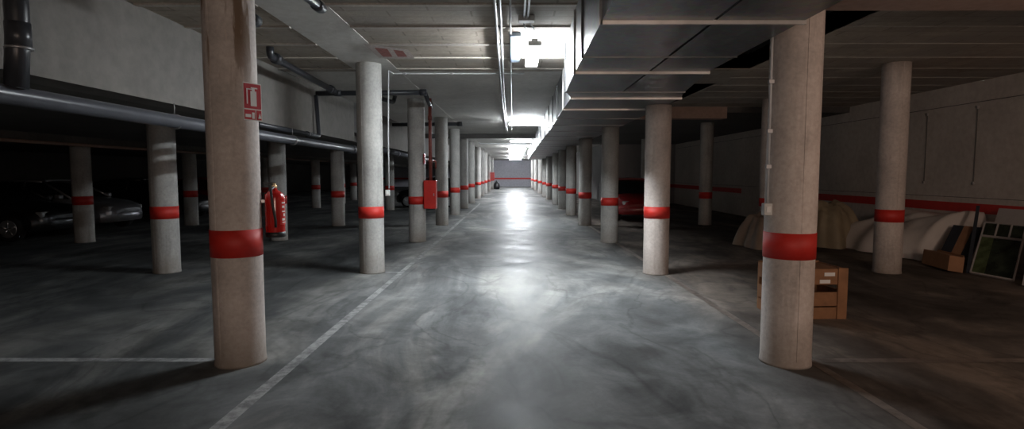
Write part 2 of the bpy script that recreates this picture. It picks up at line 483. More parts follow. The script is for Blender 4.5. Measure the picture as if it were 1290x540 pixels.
for i, (x, y) in enumerate([(-10.1, 12.95), (-10.1, 17.3), (-9.6, 21.6), (-9.3, 26.1), (-9.3, 30), (-9.8, 34)]):
    column(x, y, 2.27, .98, ['dim column between the two parked cars at far left', 'dim column right of the pale car at left',
           'dim column half hidden by the fire extinguisher', 'faint column deep in the left bays, seen mid-gap',
           'faint column deeper in the left bays', 'faintest column deepest in the left bays'][i], 'columns of the second row in the left bays')
for i, (x, y) in enumerate([(6.11, 8.95), (6.1, 13.2), (6.1, 17.5), (6.1, 25.5)]):
    column(x, y, ZC if i < 2 else 3.2, .93, ['column in front of the right wall and white sheet, red band', 'column hidden partly by the right front column, sheet at its foot',
           'dim column in the dark right bays, centre', 'dim distant column in the right bays'][i], 'columns in the right bays', M['colr'] if i < 2 else M['col'])

# ------------------------------------------------------------------ painted lines
def line(pts, label, mt='line'):
    w = MB(); w.face([(p[0], p[1], .003) for p in pts])
    return tag(w.build('painted_line', M[mt]), label, 'line', kind='thing')
line([(-1.96, -2), (-1.84, -2), (-1.77, 9.9), (-1.85, 9.9)], 'long white painted line along the left side of the lane')
line([(-1.84, 10.2), (-1.75, 10.2), (-1.74, 30), (-1.83, 30)], 'continuing white painted line beside the farther left columns')
line([(-9.5, 4.60), (-9.5, 4.71), (-2.56, 4.70), (-2.56, 4.61)], 'white bay line running left from the stained front column')
line([(-2.07, 8.86), (-2.07, 8.95), (-1.86, 8.95), (-1.86, 8.86)], 'short white line end beside the second left column')
line([(2.55, -1), (2.64, -1), (2.60, 4.9), (2.52, 4.9)], 'faint painted line in front of the right front column', 'linef')
line([(2.43, 5.0), (2.52, 5.0), (2.40, 18), (2.32, 18)], 'faint painted line along the right side of the lane', 'linef')
line([(2.66, 4.60), (2.66, 4.70), (8.6, 4.70), (8.6, 4.60)], 'faint bay line running right from the right front column', 'linef')

# ------------------------------------------------------------------ air duct
duct = empty('air_duct', (1.35, 0, ZB))
tag(duct, 'long galvanised rectangular air duct under the ceiling right of the lane', 'duct')
def xl(y):
    P = [(-3, .62), (4.0, .63), (5.95, .66), (7.4, .70), (7.95, .83), (9.3, .84), (14, .92), (18, .93), (41.5, 1.15)]
    for (a, b), (c, d) in zip(P[:-1], P[1:]):
        if a <= y <= c: return b + (d - b) * (y - a) / (c - a)
    return P[-1][1]
def xr(y):
    P = [(-3, 2.06), (5.5, 2.06), (6.6, 2.09), (8.0, 2.40), (10, 2.45), (41.5, 2.45)]
    for (a, b), (c, d) in zip(P[:-1], P[1:]):
        if a <= y <= c: return b + (d - b) * (y - a) / (c - a)
    return P[-1][1]
cuts = [-3, -1, .8, 2.4, 4.0, 5.2, 5.95, 7.4, 7.95, 9.3, 10.9, 12.4, 14.2, 16, 18, 20, 22, 24, 26, 28.5, 31, 34, 37, 41.5]
def inv(p): return (p[0] - 1.35, p[1], p[2] - ZB)
def sect(y0, y1, a0, a1, b0, b1, name='duct_section', zt=ZC - .02):
    m_ = MB()
    m_.loft([[inv(q) for q in ((a0, y0, ZB), (b0, y0, ZB), (b0, y0, zt), (a0, y0, zt))],
             [inv(q) for q in ((a1, y1, ZB), (b1, y1, ZB), (b1, y1, zt), (a1, y1, zt))]])
    for f in m_.bm.faces: f.smooth = False
    # cross-break stiffening creases on the underside
    return m_.build(name, M['duct'], duct)
for y0, y1 in zip(cuts[:-1], cuts[1:]):
    g = .006
    if y1 <= 7.5:
        xm = 1.40 + .008 * y0
        sect(y0 + g, y1 - g, xl(y0), xl(y1), xm - .012, xm - .008)
        sect(y0 + g, y1 - g, xm + .012, xm + .016, xr(y0), xr(y1))
    else:
        sect(y0 + g, y1 - g, xl(y0), xl(y1), xr(y0), xr(y1))
for i, y in enumerate(cuts[1:]):
    thick = y in (4.0, 5.95, 7.95, 9.3)
    d = .026 if thick else .010
    hw = .014 if thick else .007
    m_ = MB()
    a, b = xl(y), xr(y)
    m_.box(*[q - 1.35 for q in (a - .012, b + .012)], y - hw, y + hw, -d, .004)
    m_.box(a - .02 - 1.35, a + .004 - 1.35, y - hw, y + hw, -d, ZC - .03 - ZB)
    m_.build('flange', M['flange'] if thick else M['flanged'], duct)
m_ = MB(); m_.box(1.385 - 1.35, 1.435 - 1.35, -3, 7.3, .01, .2)
m_.build('duct_seam', M['seam'], duct)

# ------------------------------------------------------------------ pipes left
def pipe_thing(name, label, pts, r, mat, cat='pipe', collars=(), collar_r=1.25, clamps=()):
    o = MB(); o.tube(pts, r, 16)
    t = o.build(name, mat); tag(t, label, cat, kind='thing')
    for (p, ax) in collars:
        c = MB(); L = r * 1.3
        c.lathe([(r * 1.0, -L), (r * collar_r, -L), (r * collar_r, L), (r * 1.0, L)], p, 16, axis=ax); c.build('pipe_socket', mat, t)
    for (p, ax) in clamps:
        c = MB(); c.lathe([(r * 1.0, -.012), (r * 1.15, -.012), (r * 1.15, .012), (r * 1.0, .012)], p, 16, axis=ax)
        c.tube([(p[0], p[1], p[2] + r), (p[0], p[1], p[2] + r + .13)], .006, 6)
        c.build('hanger_clamp', M['steel'], t)
    return t
pipe_thing('drain_pipe', 'long thick grey drain pipe running under the left upstand beam',
           [(-3.98, -4, 2.24), (-3.76, 4.1, 2.19), (-3.72, 9, 2.17), (-3.72, 13.45, 2.17), (-4.05, 13.75, 2.17)], .075, M['pvc'],
           collars=[((-3.77, 3.9, 2.19), 'y'), ((-3.72, 12.9, 2.17), 'y')], clamps=[((-3.76, 6.2, 2.18), 'y'), ((-3.72, 9.4, 2.17), 'y')])
pipe_thing('drain_pipe', 'dark vertical drain pipe at upper left in front of the beam',
           [(-3.67, 4.18, ZC), (-3.67, 4.18, 2.66), (-3.70, 4.17, 2.24)], .075, M['pvcd'], collars=[((-3.67, 4.18, 2.62), 'z')], collar_r=1.06)
m_ = MB(); m_.lathe([(.07, -.008), (.088, -.008), (.088, .008), (.07, .008)], (-3.67, 4.18, 2.53), 20); 
m_.build('pipe_ring', M['steel'], bpy.data.objects['drain_pipe.001'])
pipe_thing('drain_pipe', 'thin dark pipe stepping down the upstand beam into the grey drain',
           [(-3.76, 8.2, 2.33), (-3.76, 10.8, 2.33), (-3.82, 10.85, 3.12)], .04, M['pvcd'], collars=[((-3.76, 10.2, 2.33), 'y')])
pipe_thing('drain_pipe', 'dark pipe crossing under the ceiling behind the second left column',
           [(-3.82, 10.88, 3.16), (-1.68, 10.95, 3.19)], .05, M['pvcd'], collars=[((-1.75, 10.95, 3.19), 'x'), ((-3.4, 10.88, 3.165), 'x')])
pipe_thing('drain_pipe', 'dark pipe along the ceiling beside the upstand beam',
           [(-3.3, 7.65, ZC - .03), (-3.3, 7.65, 3.2), (-3.42, 10.85, 3.18)], .05, M['pvcd'], collars=[((-3.3, 7.85, 3.20), 'y'), ((-3.41, 10.5, 3.18), 'y')], collar_r=1.5)
pipe_thing('drain_pipe', 'short dark pipe stub with pale rim right of the stained front column',
           [(-2.66, 5.4, ZC), (-2.66, 5.4, 3.2), (-2.66, 5.85, 3.18)], .05, M['pvcd'], collars=[((-2.66, 5.8, 3.18), 'y')])
pipe_thing('drain_pipe', 'dark pipe end at the top edge above the lane',
           [(-2.02, 2.5, 3.24), (-1.85, 5.5, 3.2)], .045, M['pvcd'], collars=[((-1.86, 5.4, 3.2), 'y')])
pipe_thing('drain_pipe', 'short dark branch pipe behind the second left column',
           [(-2.9, 10.95, 3.18), (-2.65, 12.4, 3.18), (-2.65, 12.6, ZC)], .045, M['pvcd'])
pipe_thing('drain_pipe', 'short branch pipe from the crossing pipe end',
           [(-1.72, 10.95, 3.19), (-2.0, 13.6, 3.2), (-2.02, 13.8, ZC)], .045, M['pvcd'])
pipe_thing('drain_pipe', 'dark cross pipe above the fourth and fifth left columns',
           [(-3.85, 17.8, 3.17), (-1.62, 17.9, 3.2)], .06, M['pvcd'], collars=[((-1.7, 17.9, 3.2), 'x')])
pipe_thing('drain_pipe', 'grey drain pipe under the beam beyond the second left column',
           [(-3.75, 15.4, 2.28), (-3.75, 26, 2.22)], .075, M['pvc'], collars=[((-3.75, 18, 2.265), 'y')])
pipe_thing('sprinkler_pipe', 'reddish brown pipe along the beam over the parked cars',
           [(-9.88, 4, 2.26), (-9.88, 40, 2.26)], .035, M['brown'])
# railing-like white hanger frame over the lane
f_ = MB(); f_.tube([(-1.8, 29.8, 3.3), (-1.8, 29.8, 3.22), (.72, 29.8, 3.22), (.72, 29.8, 2.6)], .028, 8); f_.tube([(.72, 29.8, 3.3), (.72, 29.8, 3.2)], .028, 8)
tag(f_.build('cable_bracket', M['conduit']), 'white hanging bracket crossing the lane ceiling far off', 'bracket')

# ------------------------------------------------------------------ conduits
def conduit(label, pts, r=.011, clips=()):
    t = MB(); t.tube(pts, r, 8); o = t.build('conduit', M['conduit']); tag(o, label, 'conduit', kind='thing')
    for p in clips:
        c = MB(); c.box(p[0] - .022, p[0] + .022, p[1] - .014, p[1] + .014, p[2] - .018, p[2] + .018, bevel=.004)
        c.build('clip', M['steel'], o)
    return o
zc = ZC - .035
conduit('left conduit of the white pair along the lane ceiling', [(-.17, -2, zc), (-.18, 5.5, zc), (-.24, 12, zc), (-.26, 23, zc)], .016, [(-.20, 7.6, zc), (-.22, 9.55, zc)])
conduit('right conduit of the white pair along the lane ceiling', [(-.125, -2, zc), (-.13, 5.5, zc), (-.19, 12, zc), (-.21, 23, zc)], .016)
conduit('single thin conduit between the pair and the lamp', [(-.02, -2, zc), (-.03, 9, zc), (-.04, 23, zc)], .012, [(-.03, 6.9, zc), (-.03, 8.6, zc)])
conduit('left conduit feeding the lamp junction plate', [(.12, -2, zc), (.125, 6.2, zc)], .012)
conduit('right conduit feeding the lamp junction plate', [(.165, -2, zc), (.165, 6.2, zc)], .012)
conduit('thin conduit crossing the ceiling from the second left column', [(-2.06, 9.2, 1.36), (-2.06, 9.2, 2.2), (-2.07, 9.35, zc), (-2.05, 9.62, zc), (.2, 9.62, zc)], .011,
        [(-1.85, 9.62, zc), (-1.05, 9.62, zc)])
conduit('white conduit running down the left side of the right front column', [(2.10, 4.57, ZC - .01), (2.105, 4.57, 1.36)], .011,
        [(2.105, 4.57, 2.35), (2.105, 4.57, 1.95), (2.105, 4.57, 1.66)])
def switchbox(loc, label):
    o = MB(); o.box(-.035, .035, -.03, .03, -.05, .05, bevel=.008)
    b = o.build('switch_box', M['offw']); b.location = loc; tag(b, label, 'switch')
    k = MB(); k.box(-.018, .018, -.036, -.028, -.025, .025, bevel=.003); k.build('rocker', M['white'], b)
switchbox((2.10, 4.56, 1.31), 'white light switch box on the right front column')
switchbox((-2.07, 9.14, 1.29), 'white light switch box on the second left column')

# ------------------------------------------------------------------ lamps
def lamp(loc, rz, L, label, group, mat, housing=True, w=.17):
    t = empty('ceiling_lamp', loc, rz); tag(t, label, 'lamp', group)
    h = MB(); h.box(-w / 4, w / 4, -L / 2, L / 2, .027, .06, bevel=.008)
    h.build('housing', M['white'], t)
    e = MB(); e.box(-w / 2, w / 2, -L / 2 + .045, L / 2 - .045, -.025, .027, bevel=.012)
    e.build('diffuser', mat, t)
    for s in (-1, 1):
        e = MB(); e.box(-w / 2, w / 2, s * (L / 2 - .02) - .02, s * (L / 2 - .02) + .02, -.025, .03, bevel=.005)
        e.build('end_cap', M['white'], t)
    return t
lamp((.27, 7.62, 3.20), 0, 1.4, 'bright fluorescent lamp hanging on wires, nearest over the lane', None, M['tube'])
j = MB(); j.box(.06, .24, 6.2, 6.32, ZC - .07, ZC - .01, bevel=.006)
tag(j.build('junction_box', M['offw']), 'pale junction plate on the ceiling above the nearest lamp', 'junction box')
for s, lb in ((-1, 'left'), (1, 'right')):
    wv = MB(); wv.tube([(.15 + s * .03, 6.3, ZC - .06), (.19 + s * .05, 6.6, 3.30), (.27 + s * .05, 6.98, 3.262)], .01, 6)
    tag(wv.build('lamp_cable', M['conduit']), lb + ' white cable between junction plate and nearest lamp', 'cable')
# unlit bluish neighbour fixture
d = empty('ceiling_lamp', (.035, 7.75, 3.30)); tag(d, 'unlit pale fixture left of the nearest bright lamp', 'lamp')
h = MB(); h.box(-.07, .07, -.8, .8, -.01, .045, bevel=.01); h.build('housing', plain('bluish diffuser', (.26, .33, .40), .5), d)
for (x, y, lb) in ((.42, 18, 'second fluorescent lamp over the lane, set crosswise'), (.42, 27.3, 'unseen crosswise lamp added behind the dark beam'),  # second one is added out of sight to brighten the far floor
                   (.3, 35.3, 'crosswise fluorescent lamp beyond the dark cross beam'), (.3, 43.5, 'farther crosswise fluorescent lamp near the lane end')):
    lamp((x, y, 3.19), PI / 2, 1.15, lb, 'crosswise lamps over the far lane', M['tubefar'] if y < 30 else M['tubeend'], w=.09)
for (x, y) in ((.3, 53), (.3, 62)):
    lamp((x, y, 3.19), PI / 2, 1.3, 'small distant lamp near the end wall, %s one' % ('nearer' if y < 60 else 'farther'), 'crosswise lamps over the far lane', M['tubeend'], w=.09)

# ------------------------------------------------------------------ ceiling sign
s = MB()
z0 = ZC - .021
def q(pts, z, mi): s.face([(p[0], p[1], z) for p in pts], mi)
q([(-1.99, 7.50), (-1.46, 7.86), (-1.47, 8.42), (-2.0, 8.42)], z0, 0)
q([(-1.90, 7.72), (-1.74, 7.80), (-1.78, 8.32), (-1.92, 8.32)], z0 - .001, 1)
q([(-1.67, 7.86), (-1.55, 7.93), (-1.56, 8.32), (-1.70, 8.32)], z0 - .001, 1)
o = s.build('ceiling_marking', [M['fadedwhite'], M['fadedred']]); tag(o, 'faded red and white mark painted on the ceiling near second left column', 'marking', kind='thing')

# ------------------------------------------------------------------ extinguisher sign
sg = empty('extinguisher_sign', (-2.105, 4.515, 2.18), math.radians(62))
tag(sg, 'red and white fire extinguisher sign on the stained front column', 'sign')
w_, h_ = .17, .30
b = MB(); b.box(-w_ / 2, w_ / 2, -.004, .0, -h_ / 2, h_ / 2); b.build('sign_plate', M['white'], sg)
b = MB(); b.box(-w_ / 2 + .008, w_ / 2 - .008, -.006, -.003, -h_ / 2 + .095, h_ / 2 - .008); b.box(-w_ / 2 + .008, .022, -.006, -.003, -h_ / 2 + .008, -h_ / 2 + .085)
b.box(.032, w_ / 2 - .008, -.006, -.003, -h_ / 2 + .008, -h_ / 2 + .085); b.build('red_field', M['signred'], sg)
b = MB()   # pictogram: bottle, neck, lever, hose ; arrow + flame below
b.box(-.02, .035, -.008, -.005, -.035, .085, bevel=.0); b.box(-.005, .02, -.008, -.005, .085, .105); b.box(-.015, .045, -.008, -.005, .105, .115)
b.box(-.055, -.046, -.008, -.005, -.02, .10); b.box(-.055, -.0, -.008, -.005, .095, .103)
b.box(-.07, -.02, -.008, -.005, -.125, -.10); b.box(-.01, .012, -.008, -.005, -.135, -.085)
b.face([(.045, -.0075, -.13), (.075, -.0075, -.13), (.062, -.0075, -.085)])
b.build('pictogram', M['white'], sg)

# ------------------------------------------------------------------ fire extinguisher
ex = empty('fire_extinguisher', (-2.085, 4.83, 1.05), math.radians(25))
tag(ex, 'red fire extinguisher hung on the stained front column', 'extinguisher')
b = MB(); b.lathe([(.0, .03), (.078, .03), (.082, .05), (.082, .34), (.074, .375), (.05, .40), (.026, .41), (.024, .425)], seg=32); b.build('cylinder', M['redext'], ex)
b = MB(); b.lathe([(.0, 0), (.078, 0), (.084, .01), (.084, .045), (.07, .05)], seg=32); b.build('base_ring', M['blackp'], ex)
b = MB(); b.lathe([(.022, .42), (.022, .45), (.015, .455), (.015, .47)], seg=16); b.box(-.012, .012, -.04, -.012, .43, .452, bevel=.003); b.build('valve', M['brass'], ex)
b = MB(); b.box(-.09, .015, -.012, .012, .468, .478, bevel=.003); b.box(-.085, .01, -.012, .012, .452, .460, bevel=.003); b.build('lever', M['blackp'], ex)
b = MB(); b.tube([(.0, -.03, .44), (-.03, -.085, .42), (-.022, -.095, .30), (.0, -.095, .15), (.0, -.092, .09)], .011, 10); b.build('hose', M['blackp'], ex)
b = MB()
rr = [[(.0835 * math.cos(a), .0835 * math.sin(a), z) for a in [math.radians(-62 + 9 * k) for k in range(9)]] for z in (.11, .32)]
b.loft(rr, False, closed=False); b.build('label_sticker', M['redcab'], ex)
b = MB()
for (z, a0, a1, hh) in ((.30, -50, -20, .014), (.265, -48, -28, .02), (.225, -50, -18, .012), (.195, -40, -22, .025), (.155, -50, -25, .02), (.13, -50, -15, .008)):
    b.loft([[(.0845 * math.cos(math.radians(a0 + (a1 - a0) * k / 4)), .0845 * math.sin(math.radians(a0 + (a1 - a0) * k / 4)), zz) for k in range(5)] for zz in (z - hh / 2, z + hh / 2)], False, closed=False)
b.build('label_print', M['white'], ex)
b = MB(); b.box(-.16, -.07, -.015, .015, .30, .33, bevel=.003); b.build('wall_bracket', M['steel'], ex)

# ------------------------------------------------------------------ hose cabinet and red pipe
hc = empty('hose_cabinet', (-1.935, 12.98, .79)); tag(hc, 'red metal fire hose cabinet beside the third left column', 'cabinet')
b = MB(); b.box(-.145, .145, -.1, .12, 0, .66, bevel=.01); b.build('cabinet_body', M['redcab'], hc)
b = MB(); b.box(-.13, .13, -.112, -.098, .02, .64, bevel=.005); dr = b.build('door', M['redcab'], hc)
b = MB(); b.box(.085, .105, -.125, -.11, .30, .36, bevel=.003); b.build('handle', M['steel'], dr)
t = pipe_thing('fire_pipe', 'rusty red riser pipe above the hose cabinet', [(-1.93, 13.0, 1.45), (-1.93, 13.0, ZC - .002)], .04, M['redpipe'],
           collars=[((-1.93, 13.0, 1.9), 'z'), ((-1.93, 13.0, 2.9), 'z')])
t['label'] = 'rusty red riser pipe above the hose cabinet'
b = MB(); b.tube([(-1.87, 12.97, 1.9), (-1.80, 12.97, 1.9), (-1.80, 12.97, 1.72)], .018, 8); b.build('branch_valve', M['redpipe'], t)
b = MB(); b.box(-2.075, -2.055, 12.9, 13.1, 1.83, 2.07); o = b.build('small_sign', M['signred']); tag(o, 'small red sign on the third left column', 'sign')
b = MB(); b.box(-2.075 + .0, -2.053, 12.93, 13.07, 1.90, 2.0); b.build('sign_print', M['fadedwhite'], o)
hc2 = empty('hose_cabinet', (-1.9, 51.5, 1.0)); tag(hc2, 'distant red cabinet near the end of the left columns', 'cabinet')
b = MB(); b.box(-.2, .2, -.1, .1, 0, .75, bevel=.01); b.build('cabinet_body', M['redcab'], hc2)
b = MB(); b.box(-.18, .18, -.112, -.098, .04, .70, bevel=.004); b.build('door', M['redcab'], hc2)
b = MB(); b.lathe([(0, 0), (.28, .02), (.33, .3), (.30, .6), (.14, .78), (.05, .85), (.08, .92), (0, .9)], seg=20)
for v in b.bm.verts: v.co += Vector((math.sin(v.co.z * 19 + v.co.x * 8), math.cos(v.co.z * 15 + v.co.y * 9), 0)) * .025
o = b.build('rubbish_bag', M['bag']); o.location = (-1.7, 58, 0); tag(o, 'black bag on the floor at the far left end', 'bag')

# ------------------------------------------------------------------ crate behind right front column
cr = empty('wooden_crate', (3.31, 6.28, 0), math.radians(3)); tag(cr, 'orange-brown wooden crate behind the right front column', 'crate')
W, D, H = .36, .26, .56
for z0_, z1_ in ((.0, .13), (.145, .30), (.385, .56)):
    for sy in (-1, 1):
        b = MB(); b.box(-W, W - .05, sy * D - .012, sy * D + .012, z0_, z1_, bevel=.004); b.build('board', M['crate'], cr)
    for sx in (-1, 1):
        b = MB(); b.box(sx * W - .012, sx * W + .012, -D + .015, D - .015, z0_, z1_, bevel=.004); b.build('board', M['cratedk'], cr)
for sx in (-1, 1):
    for sy in (-1, 1):
        b = MB(); b.box(sx * (W - .05) - .055 , sx * (W - .05) + .055, sy * (D + .008) - .018, sy * (D + .008) + .018, 0, .57, bevel=.004); b.build('corner_post', M['crate'], cr)
b = MB(); b.box(-W + .02, W - .02, -D + .02, D - .02, .02, .04); b.build('bottom', M['cratedk'], cr)
b = MB(); b.box(-W + .01, W - .01, -D + .01, D - .01, .53, .55); b.build('lid', M['crate'], cr)
for (x, z) in ((.17, .50), (.12, .42)):
    b = MB(); b.box(x - .07, x + .05, -D - .016, -D - .0125, z - .02, z + .02); b.build('paper_label', M['white'], cr)

# ------------------------------------------------------------------ draped piles
from mathutils import noise as mn
def pile(name, cx, cy, rx, ry, h, mat, label, seed, power=2.2, cat='sheet'):
    n = 56; b = MB(); bm = b.bm; rows = []
    for i in range(n):
        row = []
        for k in range(n):
            u, v = i / (n - 1) * 2 - 1, k / (n - 1) * 2 - 1
            # map square to disc
            x = u * math.sqrt(1 - v * v / 2); y = v * math.sqrt(1 - u * u / 2)
            r = min(1, math.hypot(x, y)); a = math.atan2(y, x)
            edge = 1 + .13 * math.sin(5 * a + seed) + .06 * math.sin(11 * a + seed * 2)
            z = h * max(0, 1 - r ** power) ** .8
            fold = .11 * abs(mn.noise(Vector((x * 1.7 + z * 2, y * 1.7, seed)))) * math.sin(r * PI) + .09 * mn.noise(Vector((x * 2.3, z * 1.5 + y, seed * 3)))
            fold += .05 * mn.noise(Vector((x * 4 + seed, y * 4, 0))) + .02 * mn.noise(Vector((x * 11, y * 11, seed)))
            z = max(0.006 + .004 * abs(mn.noise(Vector((x * 6, y * 6, 3)))), z + fold * (h / .8) * min(1, (1 - r) * 5))
            row.append(bm.verts.new((cx + x * rx * edge, cy + y * ry * edge, z)))
        rows.append(row)
    for i in range(n - 1):
        for k in range(n - 1):
            f = bm.faces.new((rows[i][k], rows[i + 1][k], rows[i + 1][k + 1], rows[i][k + 1])); f.smooth = True
    o = b.build(name, mat); tag(o, label, cat)
    return o
pile('dust_sheet', 5.6, 12.2, .56, .75, .78, M['tarpb'], 'brown dust sheet heaped at the foot of the right column', 1.0)
pile('dust_sheet', 7.1, 12.45, .72, .68, .98, M['tarpy'], 'yellowish dust sheet over a tall pile behind the crate', 4.2, 2.6)
# white sheet sloping from wall to floor
b = MB(); bm = b.bm; n, m2 = 60, 34; rows = []
for i in range(n):
    row = []
    t_ = i / (n - 1); y = 10.05 + t_ * 2.0
    for k in range(m2):
        s_ = k / (m2 - 1)
        xfoot = 7.45 - .35 * t_ + .06 * math.sin(t_ * 17)
        ztop = .87 - .1 * t_ + .02 * math.sin(t_ * 9)
        up = min(1, t_ / .10); prof = (1 - (1 - s_) ** 2.4) ** .62 * (up * up * (3 - 2 * up))
        x = xfoot + (8.76 - xfoot) * (s_ ** 1.05)
        z = .012 + ztop * prof + .07 * mn.noise(Vector((s_ * 3, t_ * 6, 2))) * math.sin(s_ * PI) * 2 + .02 * math.sin(t_ * 21 + 6 * s_) * math.sin(s_ * PI)
        row.append(bm.verts.new((x, y, max(.008, z))))
    rows.append(row)
for i in range(n - 1):
    for k in range(m2 - 1):
        f = bm.faces.new((rows[i][k], rows[i + 1][k], rows[i + 1][k + 1], rows[i][k + 1])); f.smooth = True
tag(b.build('plastic_sheet', M['tarp']), 'creased whitish plastic sheet draped from the right wall to the floor', 'sheet')

# ------------------------------------------------------------------ leaning panels
def quad_basis(BL, BR, TL):
    BL, BR, TL = Vector(BL), Vector(BR), Vector(TL)
    u = BR - BL; v = TL - BL; nrm = u.cross(v).normalized()
    if nrm.y > 0: nrm = -nrm
    return BL, u, v, nrm
def slab(bas, u0, u1, v0, v1, d0, d1, name, mat, parent=None):
    BL, u, v, nn = bas; b = MB()
    r0 = [BL + u * a + v * c + nn * d0 for a, c in ((u0, v0), (u1, v0), (u1, v1), (u0, v1))]
    r1 = [p + nn * (d1 - d0) for p in r0]
    b.loft([[tuple(p) for p in r0], [tuple(p) for p in r1]])
    for f in b.bm.faces: f.smooth = False
    return b.build(name, mat, parent)
# framed dark glass panel
bas = quad_basis((7.33, 8.77, .01), (7.42, 8.09, .01), (8.12, 9.47, .77))
fr = empty('glazed_panel'); tag(fr, 'dark glazed panel in a pale frame leaning by the right wall', 'panel')
for (a, c, e, g) in ((0, 1, 0, .022), (0, 1, .98, 1), (0, .022, 0, 1), (.978, 1, 0, 1), (0, 1, .70, .73), (.33, .36, .72, .98), (.66, .69, .72, .98)):
    slab(bas, a, c, e, g, .0, .03, 'frame_bar', M['panelgrey'], fr)
for (a, c) in ((.03, .34), (.35, .67), (.68, .97)): slab(bas, a, c, .72, .98, .005, .012, 'glass_pane', M['glassd'], fr)
slab(bas, .03, .33, .02, .71, .005, .012, 'glass_pane', M['glassg'], fr); slab(bas, .33, .97, .02, .71, .005, .012, 'glass_pane', M['glassd'], fr)  # green reflection painted in as a tinted strip of the pane
# dark upright board edge left of it
bas = quad_basis((7.30, 8.82, .01), (7.34, 8.79, .01), (8.35, 9.95, 1.0))
o = slab(bas, 0, 1, 0, 1, 0, .04, 'dark_plank', M['slate']); tag(o, 'narrow dark plank leaning between the striped and glazed panels', 'plank')
# pale boards behind and right
bas = quad_basis((8.1, 9.45, .01), (8.2, 8.15, .01), (8.6, 9.75, .99))
o = slab(bas, 0, 1, 0, 1, 0, .02, 'pale_board', M['panelgrey']); tag(o, 'pale grey board behind the glazed panel', 'board')
bas = quad_basis((7.28, 7.80, .01), (7.5, 7.1, .01), (7.62, 8.05, .82))
o = slab(bas, 0, 1, 0, 1, 0, .025, 'pale_board', M['panelgrey']); tag(o, 'grey board cut by the right edge of the frame', 'board')
# striped panel and cardboard box
bas = quad_basis((7.48, 9.66, .08), (7.56, 9.1, .08), (8.02, 10.0, .66))
sp = empty('striped_panel'); tag(sp, 'striped dark and brown panel leaning behind the low cardboard box', 'panel')
for a, c, mt in ((0, .36, 'slate'), (.36, .68, 'cardboard'), (.68, 1.0, 'slate')):
    slab(bas, a, c - .005, 0, 1, 0, .03, 'stripe_board', M[mt], sp)
bas = quad_basis((7.42, 9.62, .005), (7.28, 8.86, .005), (7.46, 9.64, .25))
bx = slab(bas, 0, 1, 0, 1, -.22, .0, 'cardboard_box', M['cardboard']); tag(bx, 'low brown cardboard box under the striped panel', 'box')
slab(bas, 0.02, .98, .97, 1.12, -.015, -.005, 'flap', M['cardboard'], bx)

